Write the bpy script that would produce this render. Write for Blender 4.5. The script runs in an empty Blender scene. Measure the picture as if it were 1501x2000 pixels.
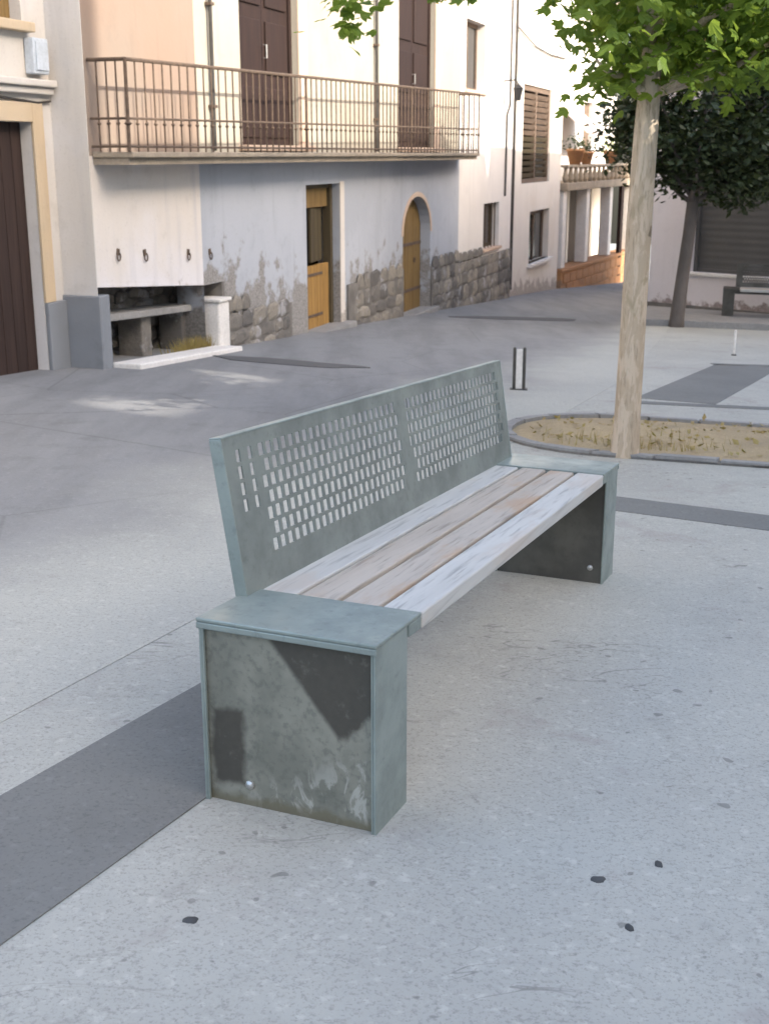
import bpy, bmesh, math, random
from mathutils import Vector, Matrix, noise as mnoise

# ---------------------------------------------------------------- camera, sky, sun, exposure
S = bpy.context.scene
COL = S.collection
R = math.radians
cam_d = bpy.data.cameras.new('camera'); cam = bpy.data.objects.new('camera', cam_d); COL.objects.link(cam)
cam.location = (0, 0, 1.438)
cam.rotation_euler = (math.pi/2 - 0.281, -0.0, 0)
cam_d.sensor_fit = 'VERTICAL'; cam_d.sensor_height = 36; cam_d.lens = 36*2423.2/2000
cam_d.clip_end = 2000; cam_d.clip_start = .05
cam_d.dof.use_dof = True; cam_d.dof.focus_distance = 3.2; cam_d.dof.aperture_fstop = 9.0
S.camera = cam
SUN_AZ = math.atan2(.8, -.6); SUN_EL = R(29)
w = bpy.data.worlds.new('World'); S.world = w; w.use_nodes = True
nt = w.node_tree; bg = nt.nodes['Background']
sky = nt.nodes.new('ShaderNodeTexSky'); sky.sky_type = 'NISHITA'; sky.sun_disc = False
sky.sun_elevation = SUN_EL; sky.sun_rotation = SUN_AZ; sky.air_density = 1.0; sky.dust_density = 4.0; sky.ozone_density = .6
nt.links.new(sky.outputs[0], bg.inputs[0]); bg.inputs[1].default_value = .15
sd = bpy.data.lights.new('sun', 'SUN'); sd.energy = 2.0; sd.angle = R(.53); sd.color = (1, .93, .82)
so = bpy.data.objects.new('sun', sd); COL.objects.link(so)
tos = Vector((math.sin(SUN_AZ)*math.cos(SUN_EL), math.cos(SUN_AZ)*math.cos(SUN_EL), math.sin(SUN_EL)))
so.rotation_euler = tos.to_track_quat('Z', 'Y').to_euler(); so.location = (10, -10, 30)
S.view_settings.view_transform = 'Standard'; S.view_settings.look = 'None'
S.view_settings.exposure = 1.93; S.view_settings.gamma = 1
S.render.resolution_x = 768; S.render.resolution_y = 1024

rnd = random.Random(11)

# ---------------------------------------------------------------- helpers
def gz(x, y):            # the square falls gently away down the street
    return .14497 - .02654*x - .06013*y

def tag(o, label=None, cat=None, group=None, kind=None):
    if label: o['label'] = label
    if cat: o['category'] = cat
    if group: o['group'] = group
    if kind: o['kind'] = kind
    return o

def empty(name, loc=(0, 0, 0), rz=0):
    o = bpy.data.objects.new(name, None); COL.objects.link(o)
    o.location = loc; o.rotation_euler = (0, 0, rz); o.empty_display_size = .2
    return o

class MB:
    def __init__(s): s.v = []; s.f = []
    def add(s, vs, fs):
        n = len(s.v); s.v += [tuple(v) for v in vs]; s.f += [tuple(i+n for i in f) for f in fs]; return s
    def quad(s, *p): return s.add(p, [tuple(range(len(p)))])
    def box(s, x0, x1, y0, y1, z0, z1, fn=None):
        vs = [(x, y, z) for z in (z0, z1) for (x, y) in ((x0, y0), (x1, y0), (x1, y1), (x0, y1))]
        if fn: vs = [fn(*v) for v in vs]
        return s.add(vs, [(3, 2, 1, 0), (4, 5, 6, 7), (0, 1, 5, 4), (1, 2, 6, 5), (2, 3, 7, 6), (3, 0, 4, 7)])
    def prism(s, pts, z0, z1):      # pts: ccw (x,y)
        n = len(pts)
        vs = [(x, y, z0) for x, y in pts] + [(x, y, z1) for x, y in pts]
        return s.add(vs, [tuple(range(n))[::-1], tuple(range(n, 2*n))] + [(i, (i+1) % n, n+(i+1) % n, n+i) for i in range(n)])
    def prism_y(s, pts, y0, y1):    # pts: ccw in (x,z) seen from -y
        n = len(pts)
        vs = [(x, y0, z) for x, z in pts] + [(x, y1, z) for x, z in pts]
        return s.add(vs, [tuple(range(n)), tuple(range(n, 2*n))[::-1]] + [((i+1) % n, i, n+i, n+(i+1) % n) for i in range(n)])
    def tube(s, path, radii, n=8, cap=True):
        path = [Vector(q) for q in path]; rings = []
        if not hasattr(radii, '__len__'): radii = [radii]*len(path)
        base = len(s.v); vs = []; a = None
        for i, q in enumerate(path):
            d = (path[min(i+1, len(path)-1)] - path[max(i-1, 0)]).normalized()
            if a is None: a = d.orthogonal().normalized()
            else: a = (a - d*a.dot(d)); a = a.normalized() if a.length > 1e-6 else d.orthogonal().normalized()
            b = d.cross(a)
            for k in range(n):
                t = 2*math.pi*k/n; vs.append(q + (a*math.cos(t)+b*math.sin(t))*radii[i])
        fs = [(i*n+k, i*n+(k+1) % n, (i+1)*n+(k+1) % n, (i+1)*n+k) for i in range(len(path)-1) for k in range(n)]
        if cap: fs += [tuple(range(n))[::-1], tuple(range((len(path)-1)*n, len(path)*n))]
        return s.add(vs, fs)
    def lathe(s, prof, c=(0, 0, 0), n=20):
        vs = [(c[0]+r*math.cos(2*math.pi*k/n), c[1]+r*math.sin(2*math.pi*k/n), c[2]+z) for r, z in prof for k in range(n)]
        fs = [(i*n+k, i*n+(k+1) % n, (i+1)*n+(k+1) % n, (i+1)*n+k) for i in range(len(prof)-1) for k in range(n)]
        fs += [tuple(range(n))[::-1], tuple(range((len(prof)-1)*n, len(prof)*n))]
        return s.add(vs, fs)
    def map(s, fn): s.v = [tuple(fn(*v)) for v in s.v]; return s
    def build(s, name, mat, parent=None, bevel=0, smooth=False, loc=None):
        me = bpy.data.meshes.new(name); me.from_pydata(s.v, [], s.f); me.update()
        o = bpy.data.objects.new(name, me); COL.objects.link(o)
        me.materials.append(mat)
        if smooth:
            for p in me.polygons: p.use_smooth = True
        if parent: o.parent = parent
        if loc: o.location = loc
        if bevel:
            m = o.modifiers.new('bevel', 'BEVEL'); m.width = bevel; m.segments = 2; m.limit_method = 'ANGLE'; m.angle_limit = R(50)
        return o

# ---------------------------------------------------------------- materials
def node(nt, t, **kw):
    n = nt.nodes.new(t)
    for k, v in kw.items():
        if k.startswith('i_'):
            key = k[2:]; key = int(key) if key.isdigit() else key
            n.inputs[key].default_value = v
        else: setattr(n, k, v)
    return n

class Mat:
    """small node-graph builder around one Principled shader"""
    def __init__(s, name, rough=.8, metal=0, spec=.4):
        s.m = bpy.data.materials.new(name); s.m.use_nodes = True; s.nt = s.m.node_tree
        s.b = s.nt.nodes['Principled BSDF']; s.b.inputs['Roughness'].default_value = rough
        s.b.inputs['Metallic'].default_value = metal; s.b.inputs['Specular IOR Level'].default_value = spec
        s.tc = s.nt.nodes.new('ShaderNodeTexCoord'); s.geo = s.nt.nodes.new('ShaderNodeNewGeometry'); s.info = None
    def L(s, a, b): s.nt.links.new(a, b)
    def pos(s, world=False, scale=(1, 1, 1), rand=False):
        src = s.geo.outputs['Position'] if world else s.tc.outputs['Object']
        if rand:
            if not s.info: s.info = s.nt.nodes.new('ShaderNodeObjectInfo')
            a = node(s.nt, 'ShaderNodeVectorMath', operation='SCALE'); 
            c = node(s.nt, 'ShaderNodeCombineXYZ')
            for i in range(3): s.L(s.info.outputs['Random'], c.inputs[i])
            s.L(c.outputs[0], a.inputs[0]); a.inputs['Scale'].default_value = 37
            ad = node(s.nt, 'ShaderNodeVectorMath', operation='ADD'); s.L(src, ad.inputs[0]); s.L(a.outputs[0], ad.inputs[1]); src = ad.outputs[0]
        mp = s.nt.nodes.new('ShaderNodeMapping'); mp.inputs['Scale'].default_value = scale
        s.L(src, mp.inputs['Vector']); return mp.outputs[0]
    def noise(s, vec, scale, detail=4, rough=.55, dist=0):
        n = node(s.nt, 'ShaderNodeTexNoise', i_Scale=scale, i_Detail=detail, i_Roughness=rough, i_Distortion=dist)
        s.L(vec, n.inputs['Vector']); return n.outputs['Fac']
    def ramp(s, fac, a, b, c0=0., c1=1.):
        r = node(s.nt, 'ShaderNodeMapRange', interpolation_type='SMOOTHSTEP'); r.inputs['From Min'].default_value = a; r.inputs['From Max'].default_value = b
        r.inputs['To Min'].default_value = c0; r.inputs['To Max'].default_value = c1; s.L(fac, r.inputs['Value']); return r.outputs[0]
    def math(s, op, a, b=None):
        n = node(s.nt, 'ShaderNodeMath', operation=op)
        for i, q in enumerate((a, b)):
            if q is None: continue
            if isinstance(q, (int, float)): n.inputs[i].default_value = q
            else: s.L(q, n.inputs[i])
        return n.outputs[0]
    def mix(s, fac, a, b, mode='MIX'):
        n = node(s.nt, 'ShaderNodeMix', data_type='RGBA', blend_type=mode)
        for i, q in ((0, fac), (6, a), (7, b)):
            if isinstance(q, (int, float)): n.inputs[i].default_value = q
            elif isinstance(q, tuple): n.inputs[i].default_value = (*q, 1)
            else: s.L(q, n.inputs[i])
        return n.outputs[2]
    def color(s, c):
        if isinstance(c, tuple): s.b.inputs['Base Color'].default_value = (*c, 1)
        else: s.L(c, s.b.inputs['Base Color'])
        return s
    def bump(s, h, strength=.3, dist=.01):
        n = node(s.nt, 'ShaderNodeBump', i_Strength=strength, i_Distance=dist); s.L(h, n.inputs['Height']); s.L(n.outputs[0], s.b.inputs['Normal']); return s
    def roughv(s, v): s.L(v, s.b.inputs['Roughness']); return s

def plain(name, c, c2=None, scale=6, rough=.75, metal=0, bump=.15, bscale=40, stretch=(1, 1, 1), rand=True, spec=.35, bdist=.004):
    c2 = c2 or tuple(q*.72 for q in c)
    m = Mat(name, rough, metal, spec); v = m.pos(scale=stretch, rand=rand)
    n1 = m.noise(v, scale, 5, .6); n2 = m.noise(v, bscale, 3, .6)
    col = m.mix(m.ramp(n1, .3, .72), c, c2); col = m.mix(m.ramp(n2, .35, .7, 0, .35), col, tuple(q*.6 for q in c))
    m.color(col).bump(n2, bump, bdist); return m.m

def plaster(name, c, c2, dirt=(.24, .22, .2), dirt_top=None, grime=.5, dirt_amt=1.):
    """lime-washed wall; dirt_top: height above the street to which splash dirt and bare patches climb"""
    m = Mat(name, .9, 0, .2); v = m.pos(world=True); vs = m.pos(world=True, scale=(1.6, 1.6, .18))
    big = m.noise(v, .55, 5, .6); mid = m.noise(v, 3.2, 6, .62); streak = m.noise(vs, 3., 4, .6); fine = m.noise(v, 42, 3, .6)
    col = m.mix(m.ramp(big, .38, .66), c, c2)
    col = m.mix(m.ramp(streak, .52, .75, 0, .45*grime), col, tuple(q*.68 for q in c))
    col = m.mix(m.ramp(mid, .56, .72, 0, .4*grime), col, tuple(q*.74 for q in c2))
    col = m.mix(m.ramp(fine, .55, .8, 0, .25), col, dirt)
    if dirt_top:
        sep = node(m.nt, 'ShaderNodeSeparateXYZ'); m.L(m.geo.outputs['Position'], sep.inputs[0])
        h = m.math('ADD', sep.outputs[2], m.math('ADD', m.math('MULTIPLY', sep.outputs[0], .02654), m.math('MULTIPLY', sep.outputs[1], .06013)))
        h = m.math('SUBTRACT', h, .14497)
        k = m.math('ADD', m.math('DIVIDE', h, dirt_top), m.math('MULTIPLY', m.math('SUBTRACT', mid, .5), 2.6))
        mask = m.ramp(k, .45, .75, dirt_amt, 0)
        col = m.mix(mask, col, m.mix(m.ramp(fine, .3, .7), dirt, tuple(q*1.7 for q in dirt)))
    m.color(col).bump(m.math('ADD', mid, m.math('MULTIPLY', fine, .35)), .35, .012)
    return m.m

def ground_mat(name, c, c2, speck=.35, blotch=.5, scuff=False):
    m = Mat(name, .85, 0, .3); v = m.pos(world=True)
    big = m.noise(v, .8, 5, .6); mid = m.noise(v, 5.5, 5, .65); grain = m.noise(v, 85, 3, .7); grain2 = m.noise(v, 34, 3, .6)
    col = m.mix(m.ramp(big, .35, .68, 0, blotch), c, c2)
    col = m.mix(m.ramp(mid, .5, .75, 0, .45*blotch), col, tuple(q*.72 for q in c))
    col = m.mix(m.ramp(grain, .5, .68, 0, speck), col, tuple(q*.5 for q in c))
    col = m.mix(m.ramp(grain2, .55, .72, 0, speck*.7), col, tuple(min(.8, q*1.4) for q in c))
    if scuff:
        vd = m.pos(world=True, scale=(1., 2.6, 1)); a = m.noise(vd, 2.4, 3, .5, 1.6)
        line = m.ramp(m.math('ABSOLUTE', m.math('SUBTRACT', a, .53)), 0, .016, 1, 0)
        gate = m.ramp(m.noise(v, 1.5, 2, .5), .52, .62)
        col = m.mix(m.math('MULTIPLY', m.math('MULTIPLY', line, gate), .6), col, tuple(q*.35 for q in c))
        st1 = m.ramp(m.noise(v, 1.9, 6, .68, .5), .55, .68); col = m.mix(m.math('MULTIPLY', st1, .42), col, (.28, .245, .23))
        st2 = m.ramp(m.noise(v, 9, 5, .7), .58, .7); col = m.mix(m.math('MULTIPLY', st2, .28), col, tuple(q*.55 for q in c))
        st3 = m.ramp(m.noise(m.pos(world=True, scale=(1, 1, 1)), 14, 4, .7), .62, .72); col = m.mix(m.math('MULTIPLY', st3, .35), col, (.55, .55, .52))
        peb = m.ramp(m.noise(v, 150, 2, .5), .60, .70); col = m.mix(m.math('MULTIPLY', peb, .4), col, (.17, .17, .165))
        spots = m.ramp(m.noise(v, 19, 1, .4), .735, .765); col = m.mix(m.math('MULTIPLY', spots, .55), col, tuple(q*.3 for q in c))
    m.color(col).bump(m.math('ADD', grain, m.math('MULTIPLY', mid, .6)), .28, .004)
    return m.m

def street_mat():
    """worn concrete whose wear fades gradually into the paving along its edge"""
    m = Mat('street concrete', .85, 0, .3); v = m.pos(world=True); sep = node(m.nt, 'ShaderNodeSeparateXYZ'); m.L(m.geo.outputs['Position'], sep.inputs[0])
    big = m.noise(v, .5, 6, .62); mid = m.noise(v, 3.5, 5, .65); grain = m.noise(v, 70, 3, .7); vs = m.pos(world=True, scale=(2.4, .35, 1)); track = m.noise(vs, 1.1, 4, .6)
    d = m.math('ADD', m.math('MULTIPLY', m.math('ADD', sep.outputs[0], 1.53), -.938), m.math('MULTIPLY', m.math('SUBTRACT', sep.outputs[1], 4.69), .347))
    d = m.math('ADD', d, m.math('MULTIPLY', m.math('SUBTRACT', big, .5), 1.8))
    col = m.mix(m.ramp(track, .35, .7), (.235, .238, .24), (.188, .19, .192))
    col = m.mix(m.ramp(mid, .5, .75, 0, .5), col, (.15, .15, .15)); col = m.mix(m.ramp(grain, .5, .7, 0, .3), col, (.12, .12, .12))
    crack = node(m.nt, 'ShaderNodeTexVoronoi', feature='DISTANCE_TO_EDGE', i_Scale=.55); m.L(m.mix(.18, v, m.nt.nodes.new('ShaderNodeTexNoise').outputs['Color']), crack.inputs['Vector'])
    col = m.mix(m.ramp(crack.outputs['Distance'], 0, .006, .35, 0), col, (.09, .09, .09))
    pav = m.mix(m.ramp(big, .35, .68, 0, .6), (.41, .412, .375), (.355, .355, .33)); g85 = m.noise(v, 85, 3, .7); g34 = m.noise(v, 34, 3, .6)
    pav = m.mix(m.ramp(g85, .5, .68, 0, .5), pav, (.207, .208, .19)); pav = m.mix(m.ramp(g34, .55, .72, 0, .35), pav, (.58, .58, .53))
    pav = m.mix(m.ramp(m.noise(v, 9, 5, .7), .58, .7, 0, .28), pav, (.228, .229, .209)); pav = m.mix(m.ramp(m.noise(v, 150, 2, .5), .60, .70, 0, .4), pav, (.17, .17, .165))
    col = m.mix(m.ramp(g34, .55, .72, 0, .25), col, (.36, .36, .355)); col = m.mix(m.ramp(m.noise(v, 150, 2, .5), .6, .7, 0, .4), col, (.10, .10, .10))
    col = m.mix(m.ramp(d, -.75, .55), pav, col); m.color(col).bump(m.math('ADD', grain, mid), .28, .004); return m.m
def wood(name, c, c2, stain=None, axis=0, rough=.75):
    m = Mat(name, rough, 0, .3); st = [9, 9, 9]; st[axis] = .55; st2 = [60, 60, 60]; st2[axis] = 2.2
    g1 = m.noise(m.pos(scale=tuple(st), rand=True), 1.6, 5, .65, .6); g2 = m.noise(m.pos(scale=tuple(st2), rand=True), 1, 3, .6)
    col = m.mix(m.ramp(g1, .32, .7), c, c2); col = m.mix(m.ramp(g2, .5, .72, 0, .6), col, tuple(q*.5 for q in c2))
    if stain:
        n = m.noise(m.pos(scale=(1.4, 5, 5), rand=True), 1.5, 4, .6); col = m.mix(m.ramp(n, .52, .68, 0, .7), col, stain)
    m.color(col).bump(g2, .35, .003); return m.m

def metal(name, c, c2, rough=.5, met=.45):
    m = Mat(name, rough, met, .5); v = m.pos(rand=True); big = m.noise(v, 5, 5, .6); fine = m.noise(v, 38, 4, .65)
    col = m.mix(m.ramp(big, .35, .68), c, c2); col = m.mix(m.ramp(fine, .52, .74, 0, .5), col, tuple(q*.55 for q in c))
    m.color(col).roughv(m.ramp(big, .3, .7, rough-.1, rough+.18)); m.bump(fine, .12, .002); return m.m

def leaf_mat(name, c, c2, trans=.35):
    m = Mat(name, .5, 0, .4); att = node(m.nt, 'ShaderNodeAttribute', attribute_name='leaf_tint'); 
    col = m.mix(att.outputs['Fac'], c, c2); m.color(col)
    tr = m.nt.nodes.new('ShaderNodeBsdfTranslucent'); m.L(m.mix(.5, col, (.30, .38, .04)), tr.inputs[0])
    mx = m.nt.nodes.new('ShaderNodeMixShader'); mx.inputs[0].default_value = trans
    out = m.nt.nodes['Material Output']; m.L(m.b.outputs[0], mx.inputs[1]); m.L(tr.outputs[0], mx.inputs[2]); m.L(mx.outputs[0], out.inputs[0])
    return m.m

def bark_mat():
    """pale flaking bark: three tones in upright plates, small knots, fine furrows"""
    m = Mat('pale flaking bark', .88, 0, .25); v = m.pos(scale=(1, 1, .32)); f = m.pos(scale=(1, 1, .12)); u = m.pos()
    a = m.noise(v, 14, 5, .6, .6); b = m.noise(v, 7, 4, .55, 1.0); fine = m.noise(f, 70, 4, .65); kn = m.noise(u, 6.5, 2, .4)
    col = m.mix(m.ramp(a, .46, .54), (.56, .46, .35), (.46, .37, .27)); col = m.mix(m.ramp(b, .56, .62), col, (.37, .305, .21))
    col = m.mix(m.ramp(fine, .52, .7, 0, .55), col, (.19, .15, .105)); col = m.mix(m.ramp(kn, .69, .74, 0, .8), col, (.12, .09, .06))
    m.color(col).bump(m.math('ADD', m.math('MULTIPLY', m.ramp(a, .46, .54), -.6), fine), .7, .006); return m.m
def stone_mat():
    m = Mat('rubble stone', .92, 0, .2); v = m.pos(world=True); a = m.noise(v, 4, 5, .65); b = m.noise(v, 30, 4, .7)
    info = m.nt.nodes.new('ShaderNodeObjectInfo'); col = m.mix(info.outputs['Random'], (.13, .122, .115), (.30, .27, .225))
    col = m.mix(m.ramp(a, .45, .7, 0, .7), col, (.10, .097, .095)); col = m.mix(m.ramp(b, .5, .7, 0, .5), col, (.09, .085, .08))
    col = m.mix(m.ramp(m.noise(v, 1.7, 5, .7), .55, .63, 0, .75), col, (.36, .355, .36))
    m.color(col).bump(m.math('ADD', a, b), .6, .015); return m.m
M = {}
M['plaza'] = ground_mat('plaza paving', (.415, .417, .38), (.345, .345, .32), .5, .8, True)
M['band'] = ground_mat('dark paving band', (.182, .186, .178), (.150, .153, .148), .45, .9)
M['street'] = street_mat()
M['patch'] = ground_mat('dark street patch', (.105, .105, .105), (.135, .13, .13), .3, .5)
M['soil'] = ground_mat('dry soil', (.40, .315, .19), (.27, .215, .14), .6, 1.)
M['pale_stone'] = plain('pale limestone', (.62, .59, .52), (.5, .47, .41), 5, .85)
M['kerb'] = plain('grey kerb stone', (.30, .295, .285), (.24, .235, .23), 5, .85)
M['galv'] = metal('galvanised sheet', (.32, .368, .345), (.25, .29, .27), .45, .4)
M['galv_dark'] = metal('weathered sheet', (.255, .285, .265), (.195, .215, .20), .5, .4)
M['bench_dark'] = metal('dark patinated sheet', (.10, .095, .085), (.07, .068, .06), .55, .3)
M['inner_shade'] = metal('under-seat shade sheet', (.10, .094, .078), (.065, .061, .052), .65, .1)  # inner pedestal sheet, under-seat shade put into its dark colour
M['plank_a'] = wood('weathered plank', (.49, .445, .39), (.42, .375, .325), (.43, .295, .195))
M['plank_b'] = wood('bleached plank', (.55, .55, .525), (.48, .48, .46), (.50, .45, .40))
M['bolt'] = plain('bright bolt', (.6, .6, .58), None, 20, .35, .8)
M['pink'] = plaster('pink limewash', (.27, .195, .15), (.26, .205, .165), grime=.6)
M['cream_low'] = plaster('cream lower wash', (.68, .66, .675), (.64, .59, .54), (.26, .23, .21), .8, 1.)
M['cream'] = plaster('cream limewash', (.40, .365, .30), (.37, .325, .26), grime=.6)
M['blue_wash'] = plaster('pale blue wash', (.43, .45, .49), (.38, .40, .44), (.2, .19, .18), 1.2, .75)
M['white'] = plaster('white wash', (.74, .70, .66), (.68, .64, .60), (.25, .23, .21), .55, .5)
M['white_b'] = plaster('off white wash', (.70, .66, .61), (.64, .59, .53), (.3, .27, .24), .4, .5)
M['side_cream'] = plaster('pale stone wash', (.60, .585, .58), (.57, .535, .49), (.26, .24, .22), grime=.8)
M['ochre'] = plaster('ochre surround', (.56, .43, .28), (.52, .42, .30), grime=.8)
M['plinth'] = plaster('cement plinth', (.225, .24, .26), (.18, .19, .205), grime=.9)
M['garage_wall'] = plaster('garage wash', (.74, .70, .71), (.70, .655, .66), (.25, .21, .2), .35, .4)
M['stone'] = stone_mat()
M['mortar'] = plain('old mortar', (.22, .205, .185), (.13, .12, .11), 5, .95, bump=.5, bscale=22, bdist=.01)
M['brown_wood'] = wood('dark brown door', (.03, .015, .011), (.02, .010, .008), None, 2)
M['door_wood'] = wood('brown entrance door', (.045, .027, .022), (.03, .018, .015), None, 2)
M['ochre_wood'] = wood('ochre planks', (.36, .21, .065), (.26, .145, .045), None, 2)
M['olive_wood'] = wood('olive planks', (.23, .15, .055), (.17, .105, .04), None, 2)
M['dark_wood'] = wood('dark olive wood', (.09, .07, .038), (.065, .05, .03), None, 2)
M['porch_shade'] = wood('porch shade boards', (.075, .06, .05), (.05, .04, .034), None, 2)
M['grey_wood'] = wood('grey brown shutter', (.16, .115, .085), (.11, .08, .06), None, 0)
M['jamb'] = plaster('pink stone jamb', (.55, .40, .30), (.58, .46, .36), grime=.7)
M['iron'] = plain('rusty iron', (.15, .105, .075), (.09, .065, .05), 15, .75, .15)
M['slab'] = plain('balcony slab', (.36, .30, .23), (.26, .22, .17), 5, .9)
M['void'] = plain('dark room', (.04, .036, .03), None, 5, .9)
M['glass'] = plain('window glass', (.03, .03, .03), None, 5, .12, 0, 0)
M['shutter'] = plain('grey roller shutter', (.125, .122, .118), (.105, .103, .1), 2, .6, .2, .05)
M['terracotta'] = plaster('terracotta wash', (.46, .25, .12), (.40, .23, .12), (.25, .16, .1), .3, .5)
M['brick'] = plain('terracotta brick', (.44, .23, .11), (.36, .19, .10), 5, .85)
M['white_paint'] = plain('white painted', (.78, .75, .71), (.7, .67, .63), 5, .7)
M['roof'] = plain('clay roof tile', (.36, .19, .11), (.27, .14, .085), 4, .85)
M['bark'] = bark_mat()
M['bark_dark'] = plain('dark bark', (.15, .13, .12), (.10, .088, .08), 6, .9, bump=.5, bscale=20, stretch=(1, 1, .3), bdist=.008)
M['leaf'] = leaf_mat('broad green leaf', (.12, .21, .038), (.24, .33, .05), .55)
M['leaf_dark'] = leaf_mat('dark evergreen leaf', (.016, .028, .012), (.03, .048, .018), .1)
M['leaf_dry'] = leaf_mat('dry leaf', (.30, .21, .09), (.36, .29, .10), .2)
M['steel'] = plain('stainless steel', (.55, .56, .56), (.48, .49, .49), 6, .22, .95, .02)
M['black_metal'] = plain('black metal', (.03, .03, .032), None, 6, .5, .3)
M['cable'] = plain('cable', (.06, .055, .05), None, 6, .6)
M['box'] = plain('pale meter box', (.55, .60, .66), (.48, .53, .58), 5, .5)
M['gum'] = plain('dark flattened gum', (.075, .078, .08), None, 30, .8)
M['cloth'] = plain('awning cloth', (.62, .52, .47), (.55, .45, .4), 4, .9)

def end_panel_mat():
    m = Mat('dark patched end panel', .6, .25, .4); sep = node(m.nt, 'ShaderNodeSeparateXYZ'); m.L(m.tc.outputs['Object'], sep.inputs[0])
    v = m.pos(); y, z = sep.outputs[1], sep.outputs[2]
    w1 = m.noise(v, 16, 4, .6); w2 = m.noise(v, 60, 3, .6); big = m.noise(v, 6, 5, .6)
    wob = m.math('MULTIPLY', m.math('SUBTRACT', w1, .5), .03)
    yw = m.math('ADD', y, wob); zw = m.math('ADD', z, wob)
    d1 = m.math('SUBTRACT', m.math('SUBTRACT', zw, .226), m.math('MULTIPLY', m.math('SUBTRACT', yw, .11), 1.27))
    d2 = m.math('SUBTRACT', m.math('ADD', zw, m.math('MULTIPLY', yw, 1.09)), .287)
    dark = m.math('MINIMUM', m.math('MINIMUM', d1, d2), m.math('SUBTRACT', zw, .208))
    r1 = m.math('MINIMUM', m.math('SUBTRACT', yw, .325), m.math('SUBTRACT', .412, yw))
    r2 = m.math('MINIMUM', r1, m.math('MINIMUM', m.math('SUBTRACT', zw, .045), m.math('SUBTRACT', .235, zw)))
    dk = m.math('MULTIPLY', m.math('MAXIMUM', m.ramp(dark, -.010, .016), m.ramp(r2, -.009, .012)), m.ramp(m.noise(v, 26, 4, .7), .25, .45, .72, 1))  # two darker patches, a slanted one above and a box at the rear
    col = m.mix(m.ramp(big, .35, .65), (.285, .28, .23), (.20, .20, .165))
    col = m.mix(m.ramp(w2, .48, .68, 0, .5), col, (.14, .14, .12)); col = m.mix(m.ramp(m.noise(v, 11, 5, .7), .56, .7, 0, .5), col, (.12, .125, .105))
    lo = m.ramp(m.math('ADD', z, m.math('MULTIPLY', y, .55)), .12, .26, 1, 0)
    scf = m.math('MULTIPLY', m.ramp(m.noise(m.pos(scale=(1, 1.7, .8)), 15, 5, .65, .8), .52, .62), lo)
    col = m.mix(m.math('MULTIPLY', scf, .75), col, (.47, .46, .41))
    foot = m.ramp(m.math('ADD', z, m.math('MULTIPLY', w1, .05)), .035, .06, .8, 0); col = m.mix(foot, col, (.16, .14, .09))
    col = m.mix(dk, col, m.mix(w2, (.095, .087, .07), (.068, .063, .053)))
    m.color(col).bump(w2, .2, .002); m.roughv(m.ramp(dk, 0, 1, .55, .7)); return m.m
M['end_panel'] = end_panel_mat()

# ---------------------------------------------------------------- ground
def sheet(name, pts, mat, lift, thick=None):
    n = len(pts); mb = MB(); mb.add([(x, y, gz(x, y)+lift) for x, y in pts]+[(x, y, gz(x, y)-.05) for x, y in pts], [tuple(range(n))]+[(i, n+i, n+(i+1) % n, (i+1) % n) for i in range(n)]); return tag(mb.build(name, mat), kind='structure')
gm = MB()
N = 24; ext = 400
gp = [(-ext+2*ext*i/N, -ext+2*ext*j/N) for j in range(N+1) for i in range(N+1)]
gm.add([(x, y, gz(x, y)) for x, y in gp], [(j*(N+1)+i, j*(N+1)+i+1, (j+1)*(N+1)+i+1, (j+1)*(N+1)+i) for j in range(N) for i in range(N)])
tag(gm.build('plaza_ground', M['plaza']), kind='structure')
FX, FY, FYAW = -2.5121, 11.608, .3226
UF = Vector((math.sin(FYAW), math.cos(FYAW), 0)); NF = Vector((math.cos(FYAW), -math.sin(FYAW), 0))
def fpt(a, off): p = Vector((FX, FY, 0)) + UF*a + NF*off; return p
def strip_pts(a0, a1, o0, o1): return [tuple(fpt(a, o)[:2]) for a, o in ((a0, o0), (a0, o1), (a1, o1), (a1, o0))]
# street: along the houses, its edge running obliquely to the square
st = [(-5, -12), (-1.9, .8), (-.45, 4.4), (2.25, 11.6), (3.0, 14.2), (4.4, 19.2), (5.3, 24.5), (9.3, 38), (30, 90), (22, 92), (-9.5, -8)]
sheet('street', st, M['street'], .002)
# dark bands set into the paving
ub = Vector((.42, .907)); nb = Vector((.907, -.42))
def band(name, p, d, length, n, width, lift=.0035):
    p, d, n = Vector(p), Vector(d).normalized(), Vector(n).normalized()
    q = [p, p+n*width, p+n*width+d*length, p+d*length]
    return sheet(name, [tuple(v) for v in q], M['band'], lift)
band('paving_band', Vector((-.54, 3.31))-ub*7, ub, 7.2, nb, .42)
band('paving_band', (.86, 6.33), (.69, -.37), 5, (-.37, -.69), .33)
band('paving_band', (2.10, 10.25), (.43, .90), 3.5, (.90, -.43), .66)
band('paving_band', (3.55, 13.45), (.88, -.02), 6, (-.02, -1), .22)
band('paving_band', (2.0, 10.05), (.90, -.16), 6, (-.16, -.9), .16, .005)
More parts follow.
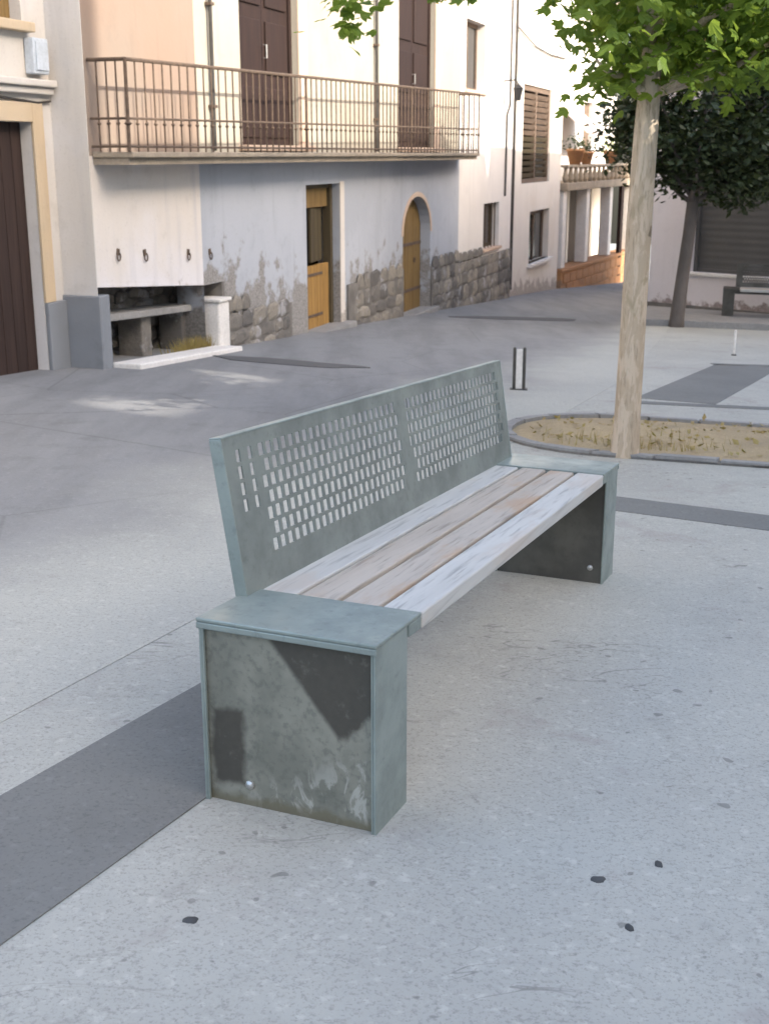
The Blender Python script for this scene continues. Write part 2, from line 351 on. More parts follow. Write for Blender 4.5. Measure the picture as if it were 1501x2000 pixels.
# bed round the young tree
def rounded(cx, cy, ax, half_len, half_w, rad, n=8):
    d = Vector((math.cos(ax), math.sin(ax))); e = Vector((-d.y, d.x)); pts = []
    for sx, sy, t0 in ((1, 1, 0), (-1, 1, 90), (-1, -1, 180), (1, -1, 270)):
        for k in range(n+1):
            t = R(t0+90*k/n); q = Vector((cx, cy)) + d*(sx*(half_len-rad)+rad*math.cos(t)) + e*(sy*(half_w-rad)+rad*math.sin(t)); pts.append(tuple(q))
    return pts
bed = rounded(2.32, 7.98, math.atan2(-.27, 1), 1.48, .80, .72)
bm_ = MB(); nbd = len(bed); NR = 16
def soil_z(x, y, f): return gz(x, y)+.006+f*(.022+.03*mnoise.noise(Vector((x*2.3, y*2.3, 0)))+.018*mnoise.noise(Vector((x*9, y*9, 3))))
vs_ = []
for k in range(NR):
    f = 1-k/NR
    for x, y in bed: px, py = 2.32+(x-2.32)*f, 7.98+(y-7.98)*f; vs_.append((px, py, soil_z(px, py, min(1, (1-f)*6))))
vs_.append((2.32, 7.98, soil_z(2.32, 7.98, 1)))
bm_.add(vs_, [(k*nbd+i, k*nbd+(i+1) % nbd, (k+1)*nbd+(i+1) % nbd, (k+1)*nbd+i) for k in range(NR-1) for i in range(nbd)]+[((NR-1)*nbd+i, (NR-1)*nbd+(i+1) % nbd, NR*nbd) for i in range(nbd)])
tag(bm_.build('tree_bed_soil', M['soil'], smooth=True), kind='structure')
ko = rounded(2.32, 7.98, math.atan2(-.27, 1), 1.56, .88, .80); km = MB(); n = len(bed)
for q in (0,):
    km.add([(x, y, gz(x, y)-.05) for x, y in ko]+[(x, y, gz(x, y)+.014) for x, y in ko]+[(x, y, gz(x, y)+.014) for x, y in bed],
       [((i), (i+1) % n, n+(i+1) % n, n+i) for i in range(n)]+[(n+i, n+(i+1) % n, 2*n+(i+1) % n, 2*n+i) for i in range(n)])
kb = tag(km.build('tree_bed_kerb', M['mortar']), kind='structure')
rk = random.Random(12)
def ring_at(path, t):     # point at fraction t of a closed outline
    L_ = [ (Vector(path[(k+1) % len(path)])-Vector(path[k])).length for k in range(len(path))]; d = (t % 1)*sum(L_)
    for k, l in enumerate(L_):
        if d <= l: return Vector(path[k]).lerp(Vector(path[(k+1) % len(path)]), d/l if l else 0)
        d -= l
    return Vector(path[0])
NK = 22
for k in range(NK):
    t0, t1 = k/NK+.0012, (k+1)/NK-.0012; tm = (t0+t1)/2; h_ = .026+rk.uniform(0, .010); mb = MB()
    for ta_, tb_ in ((t0, tm), (tm, t1)):
        q = [ring_at(ko, ta_), ring_at(ko, tb_), ring_at(bed, tb_), ring_at(bed, ta_)]
        mb.add([(p.x, p.y, gz(p.x, p.y)-.03) for p in q]+[(p.x, p.y, gz(p.x, p.y)+h_) for p in q], [(4, 5, 6, 7), (0, 1, 5, 4), (1, 2, 6, 5), (2, 3, 7, 6), (3, 0, 4, 7)])
    mb.build('kerb_stone', M['kerb'], kb)
# darker patches in the street (irregular outlines)
def blob(name, c, rx, ry, ang, mat, lift, seed, n=22, lump=.3):
    r_ = random.Random(seed); pts = []
    for k in range(n):
        t = 2*math.pi*k/n; q = 1+lump*(mnoise.noise(Vector((math.cos(t)*1.3+seed, math.sin(t)*1.3, seed*.7))))+r_.uniform(-.04, .04)
        x, y = rx*q*math.cos(t), ry*q*math.sin(t)
        pts.append((c[0]+x*math.cos(ang)-y*math.sin(ang), c[1]+x*math.sin(ang)+y*math.cos(ang)))
    return sheet(name, pts, mat, lift)
blob('street_patch', (-.95, 12.35), .85, .22, -.45, M['patch'], .010, 3)
blob('street_patch', (2.2, 20.1), 1.0, .35, .05, M['patch'], .010, 8)

# ---------------------------------------------------------------- walls with openings (local x along the front, y inwards, z up)
def rebase(root, base):
    root.location.z = base
    for c in root.children: c.location.z -= base
def wall_mesh(x0, x1, z0, z1, holes, th=.32, y0=0., ends=(True, True), reveal=True):
    mb = MB(); xs = sorted({x0, x1, *[h[0] for h in holes], *[h[1] for h in holes]}); zs = sorted({z0, z1, *[h[2] for h in holes], *[h[3] for h in holes]})
    xs = [q for q in xs if x0 <= q <= x1]; zs = [q for q in zs if z0 <= q <= z1]
    for i in range(len(xs)-1):
        for j in range(len(zs)-1):
            cx, cz = (xs[i]+xs[i+1])/2, (zs[j]+zs[j+1])/2
            if any(h[0] < cx < h[1] and h[2] < cz < h[3] for h in holes): continue
            a, b, c, d = xs[i], xs[i+1], zs[j], zs[j+1]
            mb.quad((a, y0, c), (b, y0, c), (b, y0, d), (a, y0, d)); mb.quad((b, y0+th, c), (a, y0+th, c), (a, y0+th, d), (b, y0+th, d))
    if reveal:
        for h in holes:
            a, b, c, d = h[:4]; y1 = y0+th
            mb.quad((a, y0, c), (a, y0, d), (a, y1, d), (a, y1, c)); mb.quad((b, y0, d), (b, y0, c), (b, y1, c), (b, y1, d))
            mb.quad((a, y0, d), (b, y0, d), (b, y1, d), (a, y1, d)); mb.quad((b, y0, c), (a, y0, c), (a, y1, c), (b, y1, c))
    y1 = y0+th
    if ends[0]: mb.quad((x0, y1, z0), (x0, y0, z0), (x0, y0, z1), (x0, y1, z1))
    if ends[1]: mb.quad((x1, y0, z0), (x1, y1, z0), (x1, y1, z1), (x1, y0, z1))
    mb.quad((x0, y0, z1), (x1, y0, z1), (x1, y1, z1), (x0, y1, z1)); mb.quad((x0, y1, z0), (x1, y1, z0), (x1, y0, z0), (x0, y0, z0))
    return mb
def shell(x0, x1, y0, y1, z0, z1):   # back and sides and ceiling of a house so its rooms are dark
    mb = MB(); mb.box(x0, x0+.25, y0, y1, z0, z1); mb.box(x1-.25, x1, y0, y1, z0, z1); mb.box(x0+.25, x1-.25, y1-.25, y1, z0, z1); return mb
def roof_part(root, x0, x1, y0, y1, z, rise=1.2):
    mb = MB(); ym = (y0+y1)/2
    mb.add([(x0, y0, z), (x1, y0, z), (x1, y1, z), (x0, y1, z), (x0, ym, z+rise), (x1, ym, z+rise)], [(0, 1, 5, 4), (2, 3, 4, 5), (1, 2, 5), (3, 0, 4), (3, 2, 1, 0)])
    return mb.build('roof', M['roof'], root)
stone_meshes = []
for k in range(7):
    mb = MB(); r_ = random.Random(100+k); n = 7
    out = []
    for i in range(n):
        t = 2*math.pi*i/n+.3; ex = 1/max(abs(math.cos(t)), abs(math.sin(t)))
        q = (.5*ex*.62+.5*.42)*r_.uniform(.88, 1.06); out.append((max(-.5, min(.5, math.cos(t)*q)), max(-.5, min(.5, math.sin(t)*q))))
    vs = [(x, 0, z) for x, z in out]+[(x*.9, -.6, z*.9) for x, z in out]+[(x*.62+r_.uniform(-.04, .04), -1.0+r_.uniform(-.1, .1), z*.62) for x, z in out]+[(0, -1.05, 0)]
    fs = [(i, (i+1) % n, n+(i+1) % n, n+i) for i in range(n)]+[(n+i, n+(i+1) % n, 2*n+(i+1) % n, 2*n+i) for i in range(n)]+[(2*n+i, 2*n+(i+1) % n, 3*n) for i in range(n)]
    me = bpy.data.meshes.new('stone'); me.from_pydata(vs, [], fs); me.materials.append(M['stone']); stone_meshes.append(me)
def rubble(root, x0, x1, y, ztop, zbot, seed, sw=.42, sh=.24, depth=.05, skip=()):
    """irregular courses of stones between the sloping street line zbot(x) and the top ztop(x)"""
    r_ = random.Random(seed); zz = max(ztop(x0), ztop(x1))
    zmin = min(zbot(x0), zbot(x1)); row = 0; z = zmin
    while z < zz:
        h = sh*r_.uniform(.75, 1.25); x = x0-(.2*(row % 2))
        while x < x1:
            wd = sw*r_.uniform(.6, 1.4); cx = x+wd/2; cz = z+h/2
            lo = max(x, x0); hi = min(x+wd, x1)
            if hi-lo > .1 and cz < ztop(cx) and cz+h/2 > zbot(cx) and not any(a < cx < b for a, b in skip):
                o = bpy.data.objects.new('stone', r_.choice(stone_meshes)); COL.objects.link(o); o.parent = root
                o.location = ((lo+hi)/2, y+.005, cz); o.scale = ((hi-lo)*1.04, depth*r_.uniform(.7, 1.4), h*1.03); o.rotation_euler = (0, r_.uniform(-.16, .16), 0)
            x += wd
        z += h; row += 1
def fz(a, off=0): p = fpt(a, off); return gz(p.x, p.y)
def house_root(name, a=0): 
    p = fpt(0, 0); return empty(name, (p.x, p.y, 0), math.pi/2-FYAW)

# ---------------------------------------------------------------- the balcony house
TOP = 6.6
H = house_root('balcony_house')
d1 = (4.80, 6.0, -1.2, 1.06); arch = (8.83, 10.35, -1.4, .78); b1 = (2.95, 4.60, 1.50, 3.85); b2 = (8.60, 10.50, 1.50, 3.95)
XA, XB, XE = -.26, 1.86, 12.15
wall_mesh(XA, XB, 1.42, TOP, []).build('upper_wall', M['pink'], H)
lw = MB()   # lower pink-house wall stands on a sloping edge over the recess
lw.box(XA, XB, 0, .86, .12, 1.42, lambda x, y, z: (x, y, z if z > 1 else .275-.085*(x-XA))); lw.build('lower_wall', M['cream_low'], H)
wall_mesh(XB, XE, 1.42, TOP, [b1, b2]).build('upper_wall', M['cream'], H)
wall_mesh(XB, XE, -3.2, 1.42, [d1, arch, (XB, 2.35, -3.3, .09)]).build('lower_wall', M['blue_wash'], H)
sh_ = shell(XA, XE, .93, 7, -3.2, TOP); sh_.box(XA, XA+.2, .33, .929, .95, TOP-.03); sh_.box(XA, XE, .34, 7, TOP-.2, TOP-.02); sh_.box(XA, XE, .6, 6.7, 1.0, 1.1); sh_.build('rear_wall', M['void'], H)
roof_part(H, XA-.2, XE+.2, -.45, 7.3, TOP, 1.5)
# side face of the projecting corner, seen end-on: pale wash above a cement plinth
sf = MB(); sf.box(XA-.012, XA-.002, .0, .40, .18, TOP); sf.build('side_render', M['side_cream'], H)
pb = MB(); pb.box(XA-.035, XA+.14, -.035, .9, -1.2, .20); pb.build('corner_plinth', M['plinth'], H, bevel=.012)
# recess: rubble behind, stone seat in front
rc = MB(); rc.box(XA+.14, 2.36, .62, .72, -1.6, .35); rc.build('recess_wall', M['mortar'], H)
rubble(H, XA+.14, 2.36, .62, lambda x: .26-.085*x, lambda x: fz(x)-.05, 5, .34, .17, .05)
cheek = MB(); cheek.box(2.30, 2.37, .0, .9, -1.6, .09); cheek.box(XB, 2.30, .33, .9, .10, .2); cheek.build('recess_cheek', M['mortar'], H)
# plinth stones along the street
for q0, q1, q2 in ((6.25, 8.80, -.32), (10.38, XE, -.40), (2.38, 4.2, -.34)): t = MB(); t.box(q0, q1, -.03, -.003, -1.9, q2); t.build('plinth_mortar', M['mortar'], H)
rubble(H, 2.38, 4.15, -.03, lambda x: -.08-.16*(x-2.4), lambda x: fz(x)-.05, 21, .36, .19, .02)
rubble(H, 6.55, 8.75, -.03, lambda x: -.32, lambda x: fz(x)-.05, 22, .36, .2, .02)
rubble(H, 10.42, XE, -.03, lambda x: -.36, lambda x: fz(x)-.05, 23, .4, .2, .022)
# balcony doors
def panelled_door(root, o, yb, mat, sill=True):
    a, b, c, d = o
    fr = MB(); t = .07
    fr.box(a, a+t, yb-.03, yb+.05, c, d); fr.box(b-t, b, yb-.03, yb+.05, c, d); fr.box(a+t, b-t, yb-.03, yb+.05, d-t, d); fr.build('door_frame', mat, root, bevel=.006)
    mid = (a+b)/2
    for x0, x1 in ((a+t, mid-.004), (mid+.004, b-t)):
        lf = MB(); lf.box(x0, x1, yb, yb+.035, c+.02, d-t); o_ = lf.build('door_leaf', mat, root)
        for k, (f0, f1) in enumerate(((.03, .30), (.34, .62), (.66, .97))):
            z0, z1 = c+.02+(d-t-c)*f0, c+.02+(d-t-c)*f1
            pn = MB(); pn.box(x0+.07, x1-.07, yb-.022, yb-.001, z0+.03, z1-.03); pn.build('door_panel', mat, o_, bevel=.012)
    hd = MB(); hd.tube([(mid-.03, yb-.03, c+1.0), (mid-.03, yb-.07, c+1.0), (mid-.03, yb-.07, c+1.14), (mid-.03, yb-.03, c+1.14)], .01, 6); hd.build('door_handle', M['bolt'], root)
panelled_door(H, b1, .10, M['brown_wood']); panelled_door(H, b2, .10, M['brown_wood'])
for (a, b, c, d) in (b1, b2):
    js = MB(); js.box(b-.002, b+.28, -.022, -.002, c, d); js.build('door_jamb', M['jamb'], H)
    sl = MB(); sl.box(a-.1, b+.32, -.10, .13, c-.03, c+.035); sl.build('door_sill', M['jamb'], H, bevel=.01)
# balcony: slab, corner posts, rails, bars
BD = .38; BX0, BX1 = -.22, 12.02; zs0 = 1.455
bs = MB(); bs.box(BX0, BX1, -BD-.03, -.003, 1.405, 1.455); bal = bs.build('balcony_slab', M['slab'], H, bevel=.01)
mo = MB(); mo.box(BX0+.02, BX1-.02, -BD+.02, -.003, 1.345, 1.403); mo.build('slab_moulding', M['slab'], bal)
rz = lambda x: 2.22+.018*(x-BX0); mz = lambda x: 1.735+.010*(x-BX0)
rl = MB()
for (p, q) in (((BX0, -BD), (BX1, -BD)), ((BX0, -.01), (BX0, -BD)), ((BX1, -BD), (BX1, -.01))):
    rl.tube([(p[0], p[1], rz(p[0])), (q[0], q[1], rz(q[0]))], .017, 6)
rl.build('top_rail', M['iron'], H)
rl = MB()
for zf in (mz, lambda x: 1.50):
    for (p, q) in (((BX0, -BD), (BX1, -BD)), ((BX0, -.01), (BX0, -BD)), ((BX1, -BD), (BX1, -.01))):
        rl.tube([(p[0], p[1], zf(p[0])), (q[0], q[1], zf(q[0]))], .011, 6)
rl.build('lower_rail', M['iron'], H)
bar_me = None
def bar(x, y, r=1.):
    global bar_me
    if bar_me is None:
        t = MB(); t.tube([(0, 0, 0), (0, 0, .29), (0, 0, .31), (0, 0, .33), (0, 0, 1)], [.0085, .0085, .02, .0085, .0085], 6); o = t.build('baluster', M['iron'], H); bar_me = o.data
    else: o = bpy.data.objects.new('baluster', bar_me); COL.objects.link(o); o.parent = H
    o.location = (x, y, 1.455); o.scale = (r, r, rz(x)-1.455)
nb_ = 74
for k in range(nb_+1): bar(BX0+(BX1-BX0)*k/nb_, -BD, 1.9 if k in (0, nb_, 25, 50) else 1)
for x in (BX0, BX1):
    for k in (1, 2, 3): bar(x, -BD*k/4)
# downpipes and cable on the front
for x, z0, z1, r_ in ((2.16, 1.47, TOP, .022), (7.45, 1.47, TOP, .025)):
    t = MB(); t.tube([(x, -.045, z0), (x, -.045, z1)], r_, 8)
    o = t.build('downpipe', M['cable'], H)
    for zc in (1.9, 2.9): q = MB(); q.box(x-.04, x+.04, -.075, -.004, zc, zc+.03); q.build('pipe_clip', M['iron'], o)
# split entrance door: ochre lower leaf, upper leaf ajar over a dark room
a, b, c, d = d1; gd = fz(5.4)
fr = MB(); fr.box(a, a+.06, .14, .22, c, d); fr.box(b-.08, b, .10, .22, c, d); fr.box(a+.06, b-.08, .12, .22, d-.06, d); fr.build('door_frame', M['dark_wood'], H, bevel=.006)
tr = MB(); tr.box(a+.06, b-.08, .15, .19, .76, 1.0); tr.build('transom_board', M['olive_wood'], H, bevel=.006)
for k in range(5):
    x0 = a+.062+k*(b-a-.146)/5; pk = MB(); pk.box(x0, x0+(b-a-.146)/5-.008, .135-.002*(k % 2), .175, gd+.02, .02-.004*(k % 3)); pk.build('door_plank', M['ochre_wood'], H, bevel=.004)
up = MB()
for k in range(3): up.box(k*.19, k*.19+.184, 0, .035, .05, .75)
o = up.build('upper_leaf', M['dark_wood'], H, bevel=.004); o.location = (b-.085-.57, .16, 0); o.rotation_euler = (0, 0, .12)
t = MB(); t.tube([(a+.22+.035*math.cos(q), .118, -.22+.035*math.sin(q)) for q in [2*math.pi*k/12 for k in range(13)]], .007, 6, False); t.build('door_ring', M['iron'], H)
for z in (gd+.18, -.12): t = MB(); t.box(a+.07, b-.35, .122, .131, z, z+.035); t.build('door_strap', M['iron'], H)
stp = MB(); stp.box(a-.1, b+.25, -.16, .3, gd-.5, gd+.03); stp.build('door_step', M['kerb'], H, bevel=.012)
jm = MB(); jm.box(b+.002, b+.16, -.014, -.002, gd, d+.02); jm.build('door_jamb', M['white_b'], H)
# round-headed plank door
a, b, c, d = arch; r_ = (b-a)/2; cx = (a+b)/2; zc = d-r_*.78
ring = [(cx+r_*math.cos(R(180-180*k/14)), zc+r_*.78*math.sin(R(180-180*k/14))) for k in range(15)]
spm = MB()
left = [(a-.003, d+.003)]+ring[:8][::-1]; right = [(b+.003, d+.003)]+ring[7:]
spm.prism_y([(a-.003, zc), *ring[1:8], (cx, d+.003), (a-.003, d+.003)], .002, .30); spm.prism_y([(b+.003, zc), (b+.003, d+.003), (cx, d+.003), *ring[7:14]], .002, .30)
spm.build('arch_spandrel', M['blue_wash'], H)
vr = MB()
for k in range(14):
    (x0, z0), (x1, z1) = ring[k], ring[k+1]; o0 = (cx+(x0-cx)*1.10, zc+(z0-zc)*1.12); o1 = (cx+(x1-cx)*1.10, zc+(z1-zc)*1.12)
    vr.prism_y([(x0, z0), o0, o1, (x1, z1)][::-1], -.012, -.001)
vr.build('arch_band', M['jamb'], H)
ga = fz(9.6)
for k in range(7):
    x0 = a+k*(b-a)/7; x1 = x0+(b-a)/7-.01; xm = (x0+x1)/2
    zt = lambda x: zc+r_*.78*math.sqrt(max(.0, 1-((x-cx)/r_)**2))+.02
    pk = MB(); pk.prism_y([(x0, ga-.1), (x1, ga-.1), (x1, zt(x1)), (xm, zt(xm)), (x0, zt(x0))], .17-.003*(k % 2), .21); pk.build('door_plank', M['olive_wood'], H, bevel=.004)
for z in (ga+.35, ga+1.1):
    st_ = MB(); st_.box(a+.03, b-.03, .155, .166, z, z+.05); st_.build('door_strap', M['iron'], H)
t = MB(); t.tube([(b-.4+.04*math.cos(q), .15, ga+.85+.04*math.sin(q)) for q in [2*math.pi*k/12 for k in range(13)]], .008, 6, False); t.build('door_ring', M['iron'], H)
stp = MB(); stp.box(a-.1, b+.15, -.12, .3, ga-.5, ga+.04); stp.build('door_step', M['kerb'], H, bevel=.012)
# tether rings on the cream wall
rg = None
for x, z in ((.12, .55), (.62, .51), (1.52, .45), (2.02, .42)):
    if rg is None:
        t = MB(); t.box(-.03, .03, -.012, 0, -.02, .06); t.tube([(.05*math.cos(q)*.8, -.02, -.04+.05*math.sin(q)) for q in [2*math.pi*k/12 for k in range(13)]], .009, 6, False)
        o = t.build('tether_ring', M['iron'], H); rg = o.data
    else: o = bpy.data.objects.new('tether_ring', rg); COL.objects.link(o); o.parent = H
    o.scale = (.75, .75, .75); o.location = (x, -.003, z); o.rotation_euler = (0, .2*math.sin(x*9), 0)
rebase(H, -1.0)
tag(H, 'long house with an iron balcony above a pink, cream and pale blue front', 'house')

# stone seat in the recess, its white end block and a white slab in place of sunlit ground
def fplace(name, a, off, z=None): p = fpt(a, off); return empty(name, (p.x, p.y, gz(p.x, p.y) if z is None else z), math.pi/2-FYAW)
SB = fplace('stone_seat', 0, 0)
zb_ = SB.location.z
t = MB(); t.box(-.10, 2.02, .16, .52, .40, .47, lambda x, y, z: (x, y, z-.055*x)); t.build('seat_slab', M['kerb'], SB, bevel=.012)
for x in (-.05, .92, 1.78):
    t = MB(); t.box(x, x+.2, .24, .52, -.3, .399, lambda x, y, z: (x, y, z-.055*x if z > 0 else z)); t.build('seat_support', M['stone'], SB, bevel=.015)
tag(SB, 'low stone seat slab set into the dark recess under the cream wall', 'stone bench')
EB = fplace('white_stone_block', 2.14, 0); t = MB(); t.box(-.13, .13, -.10, .22, -.1, .52); t.build('block', M['white_paint'], EB, bevel=.025)
t = MB(); t.box(-.15, .15, -.12, .24, .522, .56); t.build('cap_stone', M['white_paint'], EB, bevel=.012)
tag(EB, 'white stone block at the end of the recessed stone seat', 'stone block')
KS = MB(); KS.box(-.12, 2.1, -.32, -.02, -.2, .05, lambda x, y, z: (x, y, z-.066*x)); p = fpt(0, 0)  # white slab painted to stand in for a sunlit strip of ground
k_ = KS.build('sunlit_strip', M['white_paint'], None, bevel=.015); k_.location = (p.x, p.y, gz(p.x, p.y)); k_.rotation_euler = (0, 0, math.pi/2-FYAW)
tag(k_, 'long white slab standing in for sunlit ground in front of the recessed stone seat', 'sunlit strip')

# ---------------------------------------------------------------- the set-back house with the brown door
L = house_root('ochre_door_house')
Y0 = .35
ld = (-1.55, -.60, -1.2, 1.70)
wall_mesh(-9, XA-.014, -1.4, 6.2, [ld, (-1.9, -.62, 2.50, 4.2)], .30, Y0).build('wall', M['side_cream'], L)
sh_ = shell(-9, XA-.03, Y0+.32, 7, -1.4, 6.2); sh_.box(-9, XA-.03, Y0+.32, 7, 6.0, 6.18); sh_.build('rear_wall', M['void'], L)
roof_part(L, -9.2, XA-.02, Y0-.45, 7.3, 6.2, 1.4)
fr = MB(); fr.box(ld[1], ld[1]+.16, Y0-.03, Y0-.002, .16, 1.86); fr.box(ld[0]-.2, ld[0], Y0-.03, Y0-.002, .16, 1.86); fr.box(ld[0], ld[1], Y0-.03, Y0-.002, 1.70, 1.86); fr.build('door_surround', M['ochre'], L, bevel=.006)
pf = MB(); pf.box(ld[1]+.004, XA-.04, Y0-.045, Y0-.002, -1.2, .158); pf.build('plinth', M['plinth'], L, bevel=.01)
n_ = 6
for k in range(n_):
    w_ = (ld[1]-ld[0])/n_; x0 = ld[0]+k*w_; t = MB(); t.box(x0, x0+w_-.008, Y0+.10, Y0+.15, -.46-.06*x0*0-.10, 1.70); t.build('door_plank', M['door_wood'], L, bevel=.006)
t = MB(); t.box(-3.2, XA-.03, Y0-.10, Y0-.002, 1.99, 2.05); t.box(-3.2, XA-.03, Y0-.06, Y0-.002, 1.93, 1.988); t.build('cornice', M['side_cream'], L, bevel=.012)
t = MB(); t.box(-.62, -.40, Y0-.10, Y0-.002, 2.09, 2.38); bx = t.build('meter_box', M['box'], L, bevel=.012)
t = MB(); t.box(-.60, -.42, Y0-.112, Y0-.102, 2.12, 2.35); t.build('box_lid', M['box'], bx, bevel=.004)
t = MB(); t.box(-2.0, -.55, Y0-.09, Y0+.05, 2.42, 2.50); t.build('window_sill', M['ochre'], L, bevel=.01)
for k in range(5):
    t = MB(); t.box(-1.9+k*.256, -1.9+k*.256+.248, Y0+.10, Y0+.14, 2.50, 4.2); t.build('shutter_board', M['olive_wood'], L, bevel=.005)
cb = MB(); cb.tube([(-3, Y0-.02, 1.91), (-1.2, Y0-.02, 1.90), (-.5, Y0-.025, 1.86), (-.3, Y0-.02, 1.88)], .011, 6); cb.build('cable', M['cable'], L)
rebase(L, -.6)
tag(L, 'pale house set back beside the pink front, with brown plank door and ochre surround', 'house')

# ---------------------------------------------------------------- white house beyond the balcony
W = house_root('white_house'); x0, x1 = XE+.002, 16.38
uw = (12.50, 13.90, 2.55, 3.75); sw_ = (14.02, 15.32, -.38, .50)
wall_mesh(x0, x1, -3.4, TOP+.5, [uw, sw_], .34).build('wall', M['white'], W)
sh_ = shell(x0, x1, .36, 7, -3.4, TOP+.5); sh_.box(x0, x1, .36, 7, TOP+.3, TOP+.48); sh_.build('rear_wall', M['void'], W); roof_part(W, x0-.05, x1+.1, -.4, 7.3, TOP+.5, 1.5)
for (a, b, c, d), mt in ((uw, M['grey_wood']), (sw_, M['dark_wood'])):
    fr = MB(); fr.box(a, a+.07, .16, .22, c, d); fr.box(b-.07, b, .16, .22, c, d); fr.box(a+.07, b-.07, .16, .22, d-.07, d); fr.box(a+.07, b-.07, .16, .22, c, c+.07); fr.box((a+b)/2-.03, (a+b)/2+.03, .162, .218, c+.07, d-.07)
    f_ = fr.build('window_frame', mt, W, bevel=.005)
    for q0, q1 in ((a+.07, (a+b)/2-.03), ((a+b)/2+.03, b-.07)):
        g_ = MB(); g_.box(q0, q1, .185, .195, c+.07, d-.07); g_.build('pane', M['glass'], f_)
    t = MB(); t.box(a-.08, b+.08, -.06, .10, c-.05, c+.004); t.build('window_sill', M['jamb'], W, bevel=.01)
for k in range(5):
    x = sw_[0]+.13+k*.26; t = MB(); t.tube([(x, .06, sw_[2]), (x, .06, sw_[3])], .012, 6); t.build('window_bar', M['iron'], W)
t = MB(); t.box(x0, x1-.03, -.03, -.003, -2.2, -.5); t.build('plinth_mortar', M['mortar'], W)
rubble(W, x0, x1-.02, -.03, lambda x: -.3-.055*(x-x0), lambda x: fz(x)-.05, 31, .42, .22, .025)
t = MB(); t.tube([(15.7, -.03, 0.6), (15.7, -.03, 2.2), (15.95, -.03, 2.4), (15.95, -.03, 6.5)], .02, 6); t.build('cable', M['cable'], W)
rebase(W, -1.5); tag(W, 'white house with small barred window above a rubble plinth beyond the balcony', 'house')
LN = fplace('wall_lantern', 15.45, .0, 2.62)
t = MB(); t.tube([(0, 0, .22), (0, -.25, .24), (0, -.3, .16)], .015, 6); t.build('bracket', M['black_metal'], LN)
t = MB(); t.lathe([(.05, -.16), (.10, .06), (.11, .08), (.02, .16)], (0, -.3, 0), 6); t.build('lantern_cage', M['black_metal'], LN)
tag(LN, 'small dark lantern on a bracket on the white house wall', 'lantern')

# ---------------------------------------------------------------- house with the slatted shutter
Q = house_root('shuttered_house'); x0, x1 = 16.4, 22.2
so_ = (17.62, 20.72, .80, 2.90); lo_ = (18.62, 20.9, -1.02, .16)
wall_mesh(x0, x1, -3.8, TOP+.1, [so_, lo_], .34, .06).build('wall', M['white_b'], Q)
sh_ = shell(x0, x1, .42, 7, -3.8, TOP+.1); sh_.box(x0, x1, .42, 7, TOP-.1, TOP+.08); sh_.build('rear_wall', M['void'], Q); roof_part(Q, x0-.05, x1+.2, -.34, 7.3, TOP+.1, 1.4)
a, b, c, d = so_
fr = MB(); fr.box(a, a+.12, .10, .2, c, d); fr.box(b-.12, b, .10, .2, c, d); fr.box(a+.12, b-.12, .10, .2, d-.12, d); fr.box(a+.12, b-.12, .1, .2, c, c+.1); fr.box((a+b)/2-.06, (a+b)/2+.06, .102, .198, c+.1, d-.12); fr.build('shutter_frame', M['grey_wood'], Q, bevel=.008)
for k in range(14):
    z = c+.12+k*(d-c-.26)/14
    for q0, q1 in ((a+.125, (a+b)/2-.065), ((a+b)/2+.065, b-.125)):
        t = MB(); t.box(q0, q1, .12, .14, z, z+.10, lambda x, y, zz, z=z: (x, y+(z+.05-zz)*.6, zz)); t.build('slat', M['grey_wood'] if k > 6 else M['dark_wood'], Q)
a, b, c, d = lo_
fr = MB(); fr.box(a, a+.1, .2, .28, c, d); fr.box(b-.1, b, .2, .28, c, d); fr.box(a+.1, b-.1, .2, .28, d-.1, d); fr.box((a+b)/2-.04, (a+b)/2+.04, .202, .278, c, d-.1); f_ = fr.build('window_frame', M['grey_wood'], Q, bevel=.006)
for q0, q1 in ((a+.1, (a+b)/2-.04), ((a+b)/2+.04, b-.1)):
    t = MB(); t.box(q0, q1, .235, .245, c, d-.1); t.build('pane', M['glass'], f_)
t = MB(); t.box(a-.15, b+.15, -.05, .2, c-.08, c); t.build('window_sill', M['white_paint'], Q, bevel=.012)
t = MB(); t.tube([(16.52, -.0, -1.4), (16.52, -.0, 6.4)], .035, 8); t.build('downpipe', M['cable'], Q)
t = MB(); t.tube([(16.5, .02, 4.0), (18.5, .02, 3.72), (20.2, .02, 3.66), (22.1, .02, 3.70)], .018, 6); t.build('cable', M['cable'], Q)
rebase(Q, -1.8); tag(Q, 'off white house with a tall brown slatted shutter over a wide low window', 'house')

# ---------------------------------------------------------------- house with the porch at the bend
PX, PY, PYAW = 4.62, 32.95, .42
PD = [(.35, 2.3, -2.4, .40), (2.5, 4.9, -2.5, .40), (5.1, 7.6, -2.6, .40)]
P = empty('porch_house', (PX, PY, 0), math.pi/2-PYAW)
wall_mesh(0, 9, -4, .60, PD, .3, 1.3).build('porch_wall', M['white_b'], P)
wall_mesh(0, 9, .60, 6.0, [(1.0, 1.9, 1.0, 2.9), (5.2, 6.2, 1.0, 2.9)], .3, 1.0).build('upper_wall', M['white'], P)
sh_ = shell(0, 9, 1.62, 7, -4, 6.0); sh_.box(0, 9, 1.62, 7, 5.8, 5.98); sh_.build('rear_wall', M['void'], P); roof_part(P, -.2, 9.3, .4, 7.3, 6.0, 1.5)
t = MB(); t.box(-.1, 9, -.12, 1.298, .52, .72); t.build('porch_slab', M['slab'], P, bevel=.02)
for x in (-.02, 2.25, 4.80, 7.3):
    t = MB(); t.box(x, x+.32, .0, .30, -1.45, .519); t.build('porch_pillar', M['white_paint'], P, bevel=.02)
t = MB(); t.box(6.05, 6.35, -.04, .06, -2.6, .519); t.build('porch_post', M['brown_wood'], P)
